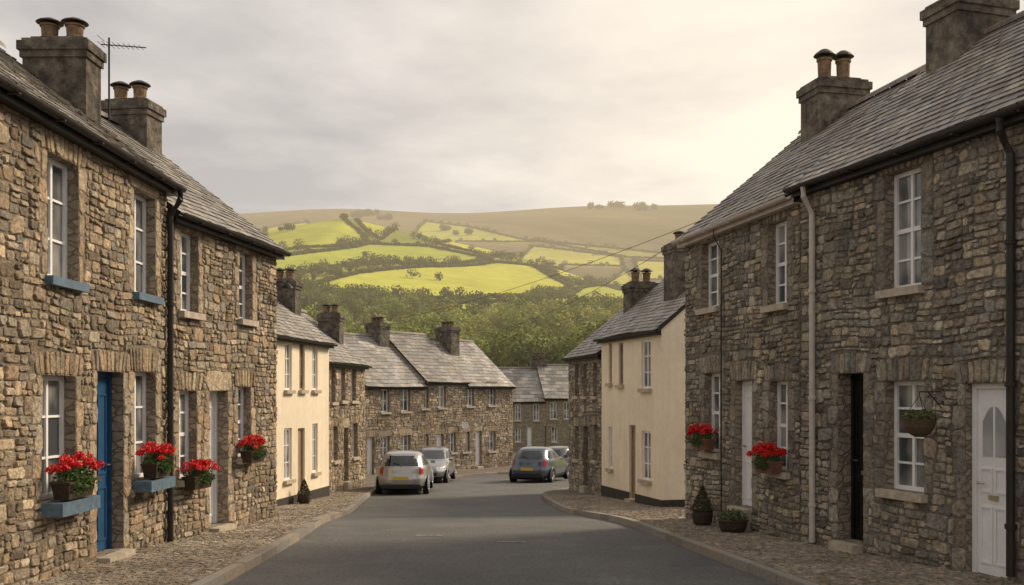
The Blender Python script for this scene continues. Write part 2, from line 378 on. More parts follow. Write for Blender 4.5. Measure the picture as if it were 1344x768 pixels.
GROUP = 'terraced houses lining the village street'
def house(name, label, A, B, zb, eave, hd, pitch, style, wins=(), doors=(), chims=(), pal=PAL_WARM, det=True, stones=True,
          cw=.23, ch=.13, slw=.25, sle=.17, rows=3, sillm=None, jamb=True, gutterm=None, gable_near=False, pipes=(), over0=.05, over1=.05, plinth=None, lint=True, slatepal=PAL_SLATE, fascia=True):
    L, d, lx, lz, loc = local_helpers(A, B, zb)
    E = empty(name, (A[0], A[1], zb), math.atan2(d.y, d.x))
    top(E, label, 'house', GROUP)
    H = eave - zb; rise = hd * pitch
    ops = []
    for kind, LL in (('w', wins), ('d', doors)):
        for q in LL:
            a, b = sorted((lx(q[0])[0], lx(q[1])[0])); c = (q[0] + q[1]) / 2
            ops.append((a, b, lz(c, q[3]), lz(c, q[2]), kind, q))
    m_body = {'stone': (M_MORTARG if pal is PAL_GREY else M_MORTAR) if stones else M_STPROC, 'cream': M_CREAM}[style]
    wb = MB()
    xs = sorted({0, L} | {o[0] for o in ops} | {o[1] for o in ops}); zs = sorted({-.9, H} | {o[2] for o in ops} | {o[3] for o in ops})
    for i in range(len(xs) - 1):
        for j in range(len(zs) - 1):
            cx = (xs[i] + xs[i + 1]) / 2; cz = (zs[j] + zs[j + 1]) / 2
            if any(o[0] < cx < o[1] and o[2] < cz < o[3] for o in ops): continue
            wb.face([(xs[i], 0, zs[j]), (xs[i + 1], 0, zs[j]), (xs[i + 1], 0, zs[j + 1]), (xs[i], 0, zs[j + 1])])
    D = .3
    for o in ops:
        a, b, c, e = o[:4]
        wb.face([(a, 0, c), (a, D, c), (a, D, e), (a, 0, e)], 1); wb.face([(b, 0, c), (b, D, c), (b, D, e), (b, 0, e)], 1)
        wb.face([(a, 0, e), (b, 0, e), (b, D, e), (a, D, e)], 1); wb.face([(a, 0, c), (b, 0, c), (b, D, c), (a, D, c)], 1)
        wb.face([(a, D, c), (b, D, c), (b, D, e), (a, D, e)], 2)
    for x in (0, L):
        wb.face([(x, 0, -.9), (x, 2 * hd, -.9), (x, 2 * hd, H), (x, hd, H + rise), (x, 0, H)], 3)
    wb.face([(0, 2 * hd, -.9), (L, 2 * hd, -.9), (L, 2 * hd, H), (0, 2 * hd, H)], 3)
    if stones and style == 'stone':
        excl = [o[:4] for o in ops]
        for o in ops:
            a, b, c, e = o[:4]
            if lint:
                lh = rnd.uniform(.26, .34); excl.append((a - .15, b + .15, e, e + lh))
                if rnd.random() < .6 or pal is PAL_GREY:
                    x = a - .15; n = max(4, int((b - a + .3) / .10)); st = (b - a + .3) / n
                    for k in range(n):
                        lean = (k + .5) / n - .5
                        mp = (lambda x_, z_, dd, ln=lean, ee=e: (x_ + ln * (z_ - ee) * .5, -dd, z_))
                        stone(wb, x, x + st, e, e + lh - abs(lean) * .06, mp, .016, jit(rnd.choice(pal[:4]), .18), det, .012, None, 4); x += st
                else:
                    stone(wb, a - .15, b + .15, e, e + lh, lambda x_, z_, dd: (x_, -dd, z_), .016, jit(pal[2], .08), det, .012, None, 4)
            if jamb:
                for (p, q) in ((a - .22, a), (b, b + .22)):
                    p = max(p, .01); q = min(q, L - .01)
                    if q - p < .06: continue
                    z = c
                    while z < e - .02:
                        h = rnd.uniform(.16, .34)
                        if e - z - h < .12: h = e - z
                        sh = rnd.uniform(0.04, .1) * (rnd.random() < .5)
                        p2, q2 = (p + sh, q) if p < a - .01 else (p, q - sh)
                        excl.append((p2, q2, z, z + h))
                        stone(wb, p2, q2, z, z + h, lambda x_, z_, dd: (x_, -dd, z_), .014, jit(rnd.choice([pal[0], pal[2], pal[4], pal[8]]), .15), det, .012, None, 4); z += h
        n0 = len(wb.m)
        rubble(wb, 0, L, -.35, H, excl, lambda x, z, dd: (x, -dd, z), cw, ch, .022, pal, det)
        if gable_near is not False:
            gx = gable_near * L; sg = 1 if gable_near else -1
            rubble(wb, 0, 2 * hd, -.35, H + rise, [], lambda y, z, dd: (gx + sg * dd, y, z), cw, ch, .02, pal, det,
                   keep=lambda y, z: z < H + (hd - abs(y - hd)) * pitch - .1)
        for i in range(n0, len(wb.m)): wb.m[i] = 4
    wb.obj('wall', [m_body, M_STPROC if style == 'stone' else M_CREAM, M_DARKREVEAL, M_STPROC if style == 'stone' else M_CREAM, M_STONE], E)
    if plinth:
        pb = MB(); xs2 = [0 - .015] + [v for o in sorted(ops, key=lambda o: o[0]) if o[4] == 'd' for v in (o[0], o[1])] + [L + .015]
        for i in range(0, len(xs2), 2): pb.box(xs2[i], xs2[i + 1], -.02, .05, -.9, plinth)
        pb.box(L + .003, L + .02, .05, 2 * hd, -.9, plinth)
        pb.obj('plinth', M_TARPLINTH, E)
    for o in ops:
        if o[4] == 'w':
            q = o[5]; opt = q[4] if len(q) > 4 else {}
            window(E, o[0], o[1], o[2], o[3], opt.get('cols', 2), opt.get('rows', rows), opt.get('sill', sillm), opt.get('fm'), opt.get('rec', .05 if style == 'cream' else .13), opt.get('sh', .10))
        else:
            opt = o[5][4]
            door(E, o[0], o[1], o[2], o[3], opt['m'], opt.get('fm'), opt.get('rec', .17), opt.get('glazed', False), opt.get('hr', True), opt.get('simple', False))
    # roof
    rb = MB(); ov = .17; sl = math.sqrt(1 + pitch * pitch); ax, az = 1 / sl, pitch / sl
    SL = (hd + ov) * sl; x0 = -over0; x1 = L + over1; zt = H + .10
    sag = [rnd.uniform(.008, .022), rnd.uniform(0, 6)]
    def rp(u, v, lift, side):
        y = -ov + v * ax; z = zt - ov * pitch + v * az + lift * ax; y -= lift * az
        z += sag[0] * math.sin(u * 1.1 + v * .8 + sag[1])
        return (u, y if side == 0 else 2 * hd - y, z)
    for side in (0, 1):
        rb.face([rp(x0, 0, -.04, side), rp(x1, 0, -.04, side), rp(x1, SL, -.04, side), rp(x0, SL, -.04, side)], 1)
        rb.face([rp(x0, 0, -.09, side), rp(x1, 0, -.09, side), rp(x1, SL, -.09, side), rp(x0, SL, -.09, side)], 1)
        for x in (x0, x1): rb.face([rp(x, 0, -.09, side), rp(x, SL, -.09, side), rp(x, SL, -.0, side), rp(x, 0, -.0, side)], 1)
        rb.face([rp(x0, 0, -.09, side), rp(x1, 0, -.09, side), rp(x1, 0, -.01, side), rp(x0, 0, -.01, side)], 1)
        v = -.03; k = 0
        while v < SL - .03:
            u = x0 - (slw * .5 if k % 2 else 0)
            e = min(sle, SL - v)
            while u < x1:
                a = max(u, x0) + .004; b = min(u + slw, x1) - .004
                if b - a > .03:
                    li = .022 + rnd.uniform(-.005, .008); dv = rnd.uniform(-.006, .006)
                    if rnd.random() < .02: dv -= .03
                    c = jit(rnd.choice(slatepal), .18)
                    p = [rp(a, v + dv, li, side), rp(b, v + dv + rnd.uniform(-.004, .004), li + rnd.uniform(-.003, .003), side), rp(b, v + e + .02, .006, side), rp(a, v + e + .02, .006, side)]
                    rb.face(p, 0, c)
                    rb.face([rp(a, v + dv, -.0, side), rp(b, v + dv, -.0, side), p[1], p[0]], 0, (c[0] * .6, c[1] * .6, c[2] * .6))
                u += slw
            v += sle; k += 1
    zr = zt + hd * pitch; u = x0
    while u < x1 - .05:
        e = min(.45, x1 - u); c = jit((.20, .165, .135), .2); R = []
        for uu in (u + .004, u + e - .004):
            R.append([(uu, hd + .13 * math.sin(t), zr - .03 + .11 * math.cos(t)) for t in (-1.7, -1.1, -.5, 0, .5, 1.1, 1.7)])
        rb.rings(R, 0, c, cap=False, closed=False); u += .45
    rb.obj('roof', [M_SLATE, M_UNDER], E)
    gb = MB(); gy = -ov - .045; gz = zt - ov * pitch - .035; r = .062
    R = [[(x, gy + r * math.cos(t), gz + r * math.sin(t)) for t in [math.pi + math.pi * i / 8 for i in range(9)]] + [(x, gy + (r - .012) * math.cos(t), gz + (r - .012) * math.sin(t)) for t in [2 * math.pi - math.pi * i / 8 for i in range(9)]] for x in (x0, x1)]
    gb.rings(R, 0)
    if fascia: gb.box(x0, x1, -ov + .025, -ov + .05, gz - .12, gz + .03)
    gb.box(x0 + .02, x1 - .02, -ov + .05, -.002, gz - .115, gz - .09)
    x = .5
    while x < L and det:
        gb.box(x - .015, x + .015, gy - r - .006, -ov + .026, gz - r - .012, gz - r + .004); x += .95
    gb.obj('gutter', gutterm or M_CAST, E)
    for (ppx, zlo, pm, rr) in pipes:
        u = lx(ppx)[0]; pb = MB()
        pb.tube([(u, gy, gz - r + .01), (u, gy, gz - .18), (u, -.075, gz - .42), (u, -.075, zlo)], rr, n=10)
        z = zlo + .5
        while z < gz - .5: pb.lathe(u, -.075, [(rr * 1.35, z), (rr * 1.35, z + .05)], n=10); z += 1.5
        pb.obj('downpipe', pm, E)
    for c in chims: chimney(E, loc, c[0], c[1], zb, c[2], c[3], c[4], c[5], c[6], ph=c[7] if len(c) > 7 else .38)
    return E, lx, lz, loc, L, d

BL = {'sill': M_BLUESILL}; BLB = {'sill': M_BLUESILL, 'sh': .15}
# ---- left side
L1 = house('stone_house', 'tan rubble stone cottage with blue door and blue sills', (-5.12, 6.3), (-5.0, 14.35), 0.0, 4.98, 2.5, .77, 'stone',
    wins=[(62, 103, 208, 367, BL), (176, 204, 254, 387, BL), (55, 99, 493, 655, BLB), (176, 204, 488, 628, BLB)],
    doors=[(127, 162, 488, 726, {'m': M_BLUE})],
    chims=[(-6.56, 14.45, 5.6, 7.06, .5, .92, 2, .30)], pipes=[(217, -.3, M_CAST, .045)], rows=3)
L2 = house('stone_house', 'brown rubble stone cottage with flower boxes under small windows', (-4.98, 14.4), (-4.38, 18.4), -.3, 4.62, 2.8, .777, 'stone',
    wins=[(237, 260, 305, 410), (314, 331, 332, 420), (235, 258, 513, 628), (312, 329, 508, 600)],
    doors=[(275, 299, 513, 690, {'m': M_WHITE, 'rec': .2})], sillm=M_SILL,
    chims=[(-7.05, 18.3, 5.8, 7.32, .55, .95, 2, .34)], rows=4)
CR = {'sill': M_SILL}
CB = {'sill': M_SILL, 'fm': M_BROWNPAINT}
L3 = house('rendered_house', 'cream rendered house with narrow windows and grey slate roof', (-6.4, 25.2), (-5.62, 30.4), -1.1, 3.55, 2.4, .8, 'cream',
    wins=[(374, 383, 450, 512, CR), (393, 400, 450, 512, CB), (410, 417, 452, 512, CR), (373, 383, 562, 630, CR), (410, 417, 556, 620, CR)],
    doors=[(391, 400, 562, 650, {'m': M_BROWNPAINT, 'simple': True, 'rec': .08})], plinth=.25, det=False,
    chims=[(-6.95, 30.3, 3.8, 5.45, .5, .85, 2, .32)])
L4 = house('stone_house', 'small brown stone house beside the cream rendered house', (-6.05, 30.6), (-5.35, 36.0), -1.2, 3.05, 2.3, .8, 'stone',
    wins=[(434, 440, 482, 528), (447, 453, 482, 526), (460, 467, 484, 526), (437, 443, 560, 605), (462, 469, 556, 600)],
    doors=[(451, 457, 562, 632, {'m': M_BROWNPAINT, 'simple': True})], det=False, sillm=M_SILL, rows=2, jamb=False,
    chims=[(-6.55, 35.8, 3.6, 4.9, .5, .8, 2, .3)], cw=.28, ch=.16, gable_near=False)
# ---- terrace across the bend
tA = Vector((-7.0, 47.0)); tB = Vector((-.1, 56.0))
def tp(t): v = tA.lerp(tB, t); return (v.x, v.y)
PAL_MID = [tuple((a + b) / 2 for a, b in zip(p, q)) for p, q in zip(PAL_WARM, PAL_GREY)]
LSL = [(.28, .265, .24), (.24, .225, .205), (.32, .295, .265), (.21, .195, .175)]
LSD = [(.22, .205, .185), (.19, .175, .155), (.25, .23, .20), (.165, .152, .137)]
LT1 = house('terraced_house', 'brown stone terraced house with white windows and pale door', tp(0), tp(.37), -1.95, 2.42, 3.0, .84, 'stone', pal=PAL_MID,
    wins=[(500, 511, 511, 541), (526, 538, 510, 540), (500, 511, 573, 603), (526, 538, 571, 600)],
    doors=[(482, 491, 574, 624, {'m': M_WHITE, 'simple': True})], det=False, sillm=M_SILL, rows=2, jamb=False, cw=.3, ch=.17, slw=.4, sle=.28, over1=0, chims=[(-7.0, 51.6, 3.8, 5.7, .7, 1.05, 3, .3)], slatepal=LSL)
LT2 = house('terraced_house', 'brown stone terraced house with grey slate roof', tp(.37), tp(.66), -1.95, 2.68, 3.0, .84, 'stone', pal=PAL_MID,
    wins=[(553, 562, 508, 536), (575, 585, 507, 535), (553, 562, 570, 598), (590, 598, 568, 594)],
    doors=[(573, 582, 570, 618, {'m': M_WHITE, 'simple': True})], det=False, sillm=M_SILL, rows=2, jamb=False, cw=.3, ch=.17, slw=.4, sle=.28, over0=0, over1=0, slatepal=LSD)
LT3 = house('terraced_house', 'stone terraced house with white door at the end of the row', tp(.66), tp(1.02), -1.95, 2.48, 3.0, .84, 'stone', pal=PAL_MID,
    wins=[(612, 622, 508, 533), (641, 650, 507, 532), (607, 616, 567, 593), (641, 650, 566, 592)],
    doors=[(624, 632, 566, 612, {'m': M_WHITE, 'simple': True})], det=False, sillm=M_SILL, rows=2, jamb=False, cw=.3, ch=.17, slw=.4, sle=.28, over0=0, chims=[(-3.6, 55.4, 3.8, 5.75, .7, 1.15, 3, .3)], gable_near=False, slatepal=LSL)
# ---- far row
for (a, b, w, dr, ch_, lab, ea) in [((-3.2, 78), (2.6, 78.6), [(676, 684, 530, 552), (700, 708, 530, 552), (676, 684, 562, 580)], [(692, 698, 560, 586, {'m': M_WHITE, 'simple': True})], [(2.2, 82.0, 3.2, 5.2, 1.3, .8, 3, .3)], 'distant stone house with grey roof and wide chimney', 1.5),
                        ((2.6, 78.6), (9.5, 79.8), [(722, 731, 528, 550), (740, 748, 528, 550), (724, 732, 560, 580)], [(712, 717, 560, 586, {'m': M_BROWNPAINT, 'simple': True})], [(8.6, 83, 3.2, 5.0, 1.2, .7, 2, .3)], 'distant stone terraced house with pale slate roof', 1.75)]:
    house('terraced_house', lab, a, b, -2.3, ea, 3.2, .82, 'stone', wins=w, doors=dr, det=False, stones=False, sillm=M_SILL, rows=2, jamb=False, slw=.6, sle=.45, chims=ch_, slatepal=LSL)
# ---- right side (A far, B near)
R4 = house('stone_house', 'dark stone house with narrow windows beside the cream house', (1.95, 34.0), (2.78, 30.7), -1.1, 3.25, 2.4, .8, 'stone',
    wins=[(755, 760, 478, 520), (766, 771, 478, 520), (779, 784, 476, 520), (755, 760, 560, 603), (779, 784, 558, 604)],
    doors=[(766, 772, 560, 638, {'m': M_BLACKDOOR, 'simple': True})], det=False, pal=PAL_GREY, sillm=M_SILL, rows=2, jamb=False,
    chims=[(4.05, 31.1, 3.6, 5.45, .6, .95, 2, .4)], cw=.28, ch=.16, fascia=True)
R3 = house('rendered_house', 'cream rendered house with dark plinth and gable end', (2.75, 30.4), (3.92, 26.0), -1.05, 3.7, 2.3, .83, 'cream',
    wins=[(842, 854, 446, 510, CR), (812, 818, 450, 505, CB), (799, 803, 450, 503, CB), (842, 854, 566, 630, CR), (799, 804, 560, 615, CR)],
    doors=[(826, 834, 558, 655, {'m': M_BROWNPAINT, 'simple': True, 'rec': .08})], plinth=.22, det=False, chims=[(4.9, 27.9, 4.4, 6.2, .8, 1.0, 2, .3)])
R2 = house('stone_house', 'grey brown rubble stone cottage with white door and flower boxes', (3.24, 18.5), (4.16, 14.32), -.3, 4.86, 2.45, .82, 'stone',
    wins=[(921, 944, 316, 404), (1008, 1033, 290, 400), (925, 945, 490, 594), (1010, 1034, 500, 618)],
    doors=[(965, 987, 500, 666, {'m': M_WHITE, 'rec': .14, 'hr': False})], sillm=M_SILL, pal=PAL_GREY, gutterm=M_PALEPIPE,
    chims=[(5.75, 17.7, 5.6, 7.5, .68, .92, 2, .5)], rows=4, pipes=[(952, .2, M_CAST, .011)])
R1 = house('stone_house', 'grey rubble stone cottage with black door and white door', (4.17, 14.28), (6.7, 5.95), -.1, 4.95, 2.45, .82, 'stone',
    wins=[(1162, 1209, 222, 378), (1162, 1213, 500, 645)],
    doors=[(1100, 1133, 490, 712, {'m': M_BLACKDOOR, 'rec': .22, 'hr': False}), (1268, 1322, 503, 758, {'m': M_WHITE, 'rec': .1, 'glazed': True, 'hr': False})], sillm=M_SILL, pal=PAL_GREY,
    chims=[(6.62, 14.35, 5.6, 7.62, .66, .95, 2, .5)], rows=4, pipes=[(1072, -.05, M_PALEPIPE, .042), (1334, .1, M_CAST, .045)])

# ------------------------------------------------------------------ road, pavements
def catmull(P, n=14):
    P = [np.array(p, float) for p in P]; out = []
    Q = [2 * P[0] - P[1]] + P + [2 * P[-1] - P[-2]]
    for i in range(1, len(Q) - 2):
        for k in range(n):
            t = k / n
            out.append(.5 * (2 * Q[i] + (Q[i + 1] - Q[i - 1]) * t + (2 * Q[i - 1] - 5 * Q[i] + 4 * Q[i + 1] - Q[i + 2]) * t * t + (3 * Q[i] - Q[i - 1] - 3 * Q[i + 1] + Q[i + 2]) * t ** 3))
    out.append(P[-1]); return np.array(out)
LKp = [(-3.1, -6), (-3.15, 5), (-3.2, 10.3), (-3.35, 15.6), (-3.75, 21), (-4.25, 27), (-4.62, 33), (-4.7, 38), (-4.0, 43.5), (-2.4, 47.5), (0.2, 50.5), (4, 52.5), (13, 54)]
RKp = [(4.0, -6), (3.45, 5), (3.05, 10.2), (2.35, 16), (1.9, 20.5), (1.55, 24.2), (1.05, 29), (.95, 31), (1.25, 33.3), (2.3, 35.6), (4.2, 37.5), (8, 39.5), (14, 42)]
LO = [(-8, -6), (-8, 5), (-8, 10), (-8, 15.6), (-8, 21), (-9, 27), (-9, 33), (-9.5, 39), (-9, 46), (-6, 53), (-2, 58), (4, 61), (13, 62)]
RO = [(9, -6), (9, 5), (9, 10), (8, 16), (8, 20.5), (7, 24.2), (7, 29), (6, 31), (6, 33.3), (6.5, 34), (7.5, 35), (9, 37), (14, 40)]
LK = catmull(LKp); RK = catmull(RKp); LOc = catmull(LO); ROc = catmull(RO)
def strip(name, C0, C1, dz, m, nx=10):
    mb = MB(); n = len(C0); V = []
    for i in range(n):
        for k in range(nx + 1):
            p = C0[i] + (C1[i] - C0[i]) * k / nx; V.append((p[0], p[1], prof(p[1]) + dz))
    mb.v = V
    for i in range(n - 1):
        for k in range(nx):
            a = i * (nx + 1) + k; mb.f.append((a, a + 1, a + nx + 2, a + nx + 1)); mb.m.append(0); mb.c.append((1, 1, 1))
    o = mb.obj(name, m, smooth=True); return o
road = strip('road', LK, RK, -.12, M_ASPH, 14); road['kind'] = 'structure'
def pavement(K, O, sgn):
    mb = MB(); n = len(K); nx = 10; V = []
    for i in range(n):
        for k in range(nx + 1):
            p = K[i] + (O[i] - K[i]) * k / nx; V.append((p[0], p[1], prof(p[1]) - .008))
    mb.v = V
    for i in range(n - 1):
        for k in range(nx):
            a = i * (nx + 1) + k; mb.f.append((a, a + 1, a + nx + 2, a + nx + 1)); mb.m.append(0); mb.c.append((1, 1, 1))
    seg = np.linalg.norm(np.diff(K, axis=0), axis=1); S = np.concatenate([[0], np.cumsum(seg)])
    T = np.gradient(K, axis=0); T /= np.linalg.norm(T, axis=1)[:, None]
    def mp(u, w, d):
        x = np.interp(u, S, K[:, 0]); y = np.interp(u, S, K[:, 1]); tx = np.interp(u, S, T[:, 0]); ty = np.interp(u, S, T[:, 1])
        X = x + sgn * ty * w; Y = y - sgn * tx * w
        return (X, Y, prof(Y) - .008 + d)
    i0 = float(np.interp(7, K[:40, 1], S[:40])); i1 = float(np.interp(33.0, K[:98, 1], S[:98]))
    pal = [(.29, .24, .185), (.33, .275, .21), (.25, .21, .17), (.36, .30, .235), (.28, .24, .195)]
    n0 = len(mb.m)
    rubble(mb, i0, i1, .16, 3.0, [], mp, .12, .085, .009, pal, False, gap=.010, warp=.5, cj=.16)
    for i in range(n0, len(mb.m)): mb.m[i] = 1
    o = mb.obj('pavement', [M_PAVE, M_STONE]); o['kind'] = 'structure'
    kb = MB(); u = 0
    while u < S[-1] - .9:
        c = jit((.25, .22, .185), .2); z = rnd.uniform(.0, .010); V = []
        for uu in (u + .005, u + .895):
            for (w, d) in ((0, -.2), (0, z - .012), (.012, z), (.14, z), (.14, -.2)):
                V.append(mp(uu, w, d))
        k = len(kb.v); kb.v.extend(V)
        for j in range(4): kb.f.append((k + j, k + j + 1, k + j + 6, k + j + 5)); kb.m.append(0); kb.c.append(c)
        for q in (0, 5): kb.f.append(tuple(k + q + j for j in range(5))); kb.m.append(0); kb.c.append(c)
        u += .9
    o = kb.obj('kerb', M_KERB); o['kind'] = 'structure'
pavement(LK, LOc, -1); pavement(RK, ROc, 1)
def mark(pts, w):
    mb = MB()
    for (x, y, l) in pts:
        n = 4
        for i in range(n):
            a = y + l * i / n; b = y + l * (i + 1) / n
            mb.face([(x - w / 2, a, prof(a) - .112), (x + w / 2, a, prof(a) - .112), (x + w / 2, b, prof(b) - .112), (x - w / 2, b, prof(b) - .112)])
    o = mb.obj('road_marking', M_PAINT); o['kind'] = 'structure'
mark([(0.0, 15.2, .13), (-1.35, 16.2, .10)], .45)

# ------------------------------------------------------------------ terrain
VY = [100, 150, 200, 300, 400, 430, 600, 760, 900]; VZ = [-2.5, -.5, 5, 19, 37, 44, 82, 122, 162]
def Hn(X, Y):
    X = np.asarray(X, float); Y = np.asarray(Y, float)
    near = np.interp(Y, _ys, _zs) - .3
    V = np.interp(Y, VY, VZ)
    dX = X + 150
    drop = np.where(dX > 0, -np.minimum(.24 * dX, 85), np.maximum(.12 * dX, -45))
    k = np.clip((Y - 380) / 520, 0, 1)
    und = 5 * np.sin(X / 70 + Y / 160) * np.cos(Y / 95 + .5) + 2.5 * np.sin(X / 33 + 1) * np.sin(Y / 60)
    green = V + drop * k + und * k
    green = np.where(Y > 900, 162 + drop + und - .15 * (Y - 900), green)
    R = 12 * np.sin(X / 420 + .6) + 7 * np.sin(X / 170 + Y / 500) + 4 * np.sin(X / 90)
    moor = np.interp(Y, [880, 1200, 1700, 2400, 2800, 7000], [70, 148, 290, 452, 468, 440]) + R * np.clip((Y - 1000) / 1000, 0, 1)
    far = np.maximum(green, moor)
    return np.where(Y < 100, near, np.where(Y < 880, green, far) - .3)
def cast(px, py, y0=330):
    Y = np.arange(y0, 2900, 2.0); X = (px - CX) / F * Y
    d = Hn(X, Y) - (CZ + (HY - py) * Y / F)
    i = np.argmax(d >= 0)
    if d[i] < 0: i = np.argmin(np.abs(d[:300]))
    return X[i], Y[i]
G1 = (.42, .44, .075); G2 = (.47, .48, .085); G3 = (.52, .50, .11); G4 = (.37, .41, .075)
fields_px = [
    ([(340, 302), (405, 292), (452, 289), (470, 303), (482, 317), (430, 325), (352, 333)], G1),
    ([(468, 290), (560, 291), (640, 304), (700, 318), (600, 317), (500, 315), (482, 305)], G2),
    ([(345, 342), (430, 330), (484, 321), (562, 324), (640, 340), (590, 348), (520, 346), (440, 352), (372, 364), (345, 360)], G4),
    ([(575, 321), (700, 323), (815, 338), (818, 350), (740, 348), (650, 338)], G3),
    ([(400, 378), (470, 359), (560, 351), (650, 345), (700, 350), (748, 376), (700, 391), (600, 394), (480, 392)], G2),
    ([(708, 351), (820, 354), (835, 368), (755, 374)], G3),
    ([(715, 394), (760, 380), (850, 375), (850, 412), (720, 410)], G4),
    ([(290, 340), (338, 336), (340, 362), (380, 372), (300, 380)], G4),
    ([(832, 342), (920, 346), (940, 366), (842, 368)], G3),
    ([(700, 316), (760, 322), (880, 334), (930, 342), (822, 338)], (.36, .35, .11)),
    ([(560, 400), (700, 398), (690, 412), (560, 412)], G1),
]
fields = []
for P, c in fields_px:
    W = [cast(*p) for p in P]; fields.append((np.array(W), c))
def inpoly(X, Y, P):
    r = np.zeros(X.shape, bool); j = len(P) - 1
    for i in range(len(P)):
        xi, yi = P[i]; xj, yj = P[j]
        cnd = ((yi > Y) != (yj > Y)) & (X < (xj - xi) * (Y - yi) / (yj - yi + 1e-9) + xi)
        r ^= cnd; j = i
    return r
gy = np.concatenate([np.arange(-40, 100, 2), np.arange(100, 340, 8), np.arange(340, 940, 3.5), np.arange(940, 2900, 25), np.arange(2900, 7001, 400)])
gx = np.concatenate([np.arange(-4000, -420, 110), np.arange(-420, 420, 4.0), np.arange(420, 4001, 110)])
GX, GY = np.meshgrid(gx, gy); GZ = Hn(GX, GY)
cols = np.zeros(GX.shape + (3,)); cols[:] = (.24, .27, .07)
near = GY < 75; cols[near] = (.13, .115, .095)
moorm = (GY > 900); cols[moorm] = (.20, .165, .095)
wv = np.sin(GX / 120 + GY / 300) * np.sin(GY / 210 + GX / 260)
cols[moorm & (wv > .25)] = (.16, .15, .08)
cols[moorm & (wv < -.45)] = (.24, .20, .11)
cols[(GY > 430) & (GY <= 900) & (wv > .1)] = (.30, .32, .08)
for P, c in fields: cols[inpoly(GX, GY, P)] = c
ny, nx_ = GX.shape
V = np.stack([GX, GY, GZ], -1).reshape(-1, 3)
idx = np.arange(ny * nx_).reshape(ny, nx_)
Fc = np.stack([idx[:-1, :-1], idx[:-1, 1:], idx[1:, 1:], idx[1:, :-1]], -1).reshape(-1, 4)
def npmesh(name, V, Fq, C, m, cdom='POINT', smooth=False):
    me = bpy.data.meshes.new(name); me.vertices.add(len(V)); me.vertices.foreach_set('co', V.astype(np.float32).ravel())
    me.loops.add(Fq.size); me.loops.foreach_set('vertex_index', Fq.astype(np.int32).ravel())
    me.polygons.add(len(Fq)); me.polygons.foreach_set('loop_start', np.arange(0, Fq.size, 4, dtype=np.int32))
    me.polygons.foreach_set('loop_total', np.full(len(Fq), 4, dtype=np.int32))
    me.update(calc_edges=True); me.materials.append(m)
    if smooth: me.polygons.foreach_set('use_smooth', np.ones(len(Fq), dtype=bool))
    at = me.color_attributes.new('Col', 'FLOAT_COLOR', cdom)
    C4 = np.concatenate([C, np.ones((len(C), 1))], 1).astype(np.float32)
    at.data.foreach_set('color', C4.ravel())
    o = bpy.data.objects.new(name, me); scene.collection.objects.link(o); return o
t = npmesh('terrain', V, Fc, cols.reshape(-1, 3), M_TERR, smooth=True); t['kind'] = 'structure'

# ------------------------------------------------------------------ foliage
GREENS = np.array([(.155, .18, .05), (.13, .155, .044), (.18, .20, .055), (.115, .14, .04), (.20, .21, .06)])
def crown_quads(n, lobes=9, seed=0, flat=.8, spread=(.25, .62), lrad=(.3, .48)):
    r = np.random.RandomState(seed)
    lc = r.normal(size=(lobes, 3)); lc /= np.linalg.norm(lc, axis=1)[:, None]; lc *= r.uniform(*spread, (lobes, 1)); lc[:, 2] *= flat
    lr = r.uniform(*lrad, lobes); lcol = r.uniform(.75, 1.2, lobes)
    li = r.randint(0, lobes, n); d = r.normal(size=(n, 3)); d /= np.linalg.norm(d, axis=1)[:, None]
    p = lc[li] + d * (lr[li] * r.uniform(.84, 1.02, n))[:, None]
    rr = r.normal(size=(n, 3)); nn = d + rr * .35; nn /= np.linalg.norm(nn, axis=1)[:, None]
    a = np.cross(nn, r.normal(size=(n, 3))); a /= np.linalg.norm(a, axis=1)[:, None]
    b = np.cross(nn, a)
    s = r.uniform(.6, 1.25, n)[:, None]
    g = GREENS[r.randint(0, len(GREENS), n)] * (lcol[li] * r.uniform(.82, 1.18, n) * (1 + .5 * d[:, 2] + .25 * p[:, 2]))[:, None]  # top light painted into leaf colour: brighter upward, darker below
    return p, a * s, b * s, g
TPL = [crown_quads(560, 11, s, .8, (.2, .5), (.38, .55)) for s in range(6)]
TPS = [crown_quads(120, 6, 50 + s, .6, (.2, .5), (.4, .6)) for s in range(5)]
def foliage(name, items, tpls, m=M_LEAF):
    Vs = []; Cs = []
    for i, (x, y, z, r, h, ls, tint) in enumerate(items):
        p, a, b, g = tpls[i % len(tpls)]
        th = nr.uniform(0, 6.28); c, s = math.cos(th), math.sin(th)
        q = np.stack([(p[:, 0] * c - p[:, 1] * s) * r + x, (p[:, 0] * s + p[:, 1] * c) * r + y, (p[:, 2] * .62 + .52) * h + z], 1)
        def rt(v): return np.stack([v[:, 0] * c - v[:, 1] * s, v[:, 0] * s + v[:, 1] * c, v[:, 2]], 1)
        A = rt(a) * ls; B = rt(b) * ls * .9
        Vs.append(np.stack([q + A, q + B, q - A, q - B], 1).reshape(-1, 3))
        Cs.append(np.repeat(np.clip(g * np.array(tint), 0, 1), 4, axis=0))
    V = np.concatenate(Vs); C = np.concatenate(Cs)
    return npmesh(name, V, np.arange(len(V)).reshape(-1, 4), C, m)
items = []
for _ in range(430):
    Y = nr.uniform(160, 335); X = nr.uniform(-.29, .29) * Y * 1.05
    z = float(Hn(X, Y)); h = nr.uniform(7.0, 12.0); g = nr.uniform(.55, 1.35)
    items.append((X, Y, z, h * nr.uniform(.5, .66), h, .46, (g * nr.uniform(.9, 1.2), g, g * nr.uniform(.8, 1.1))))
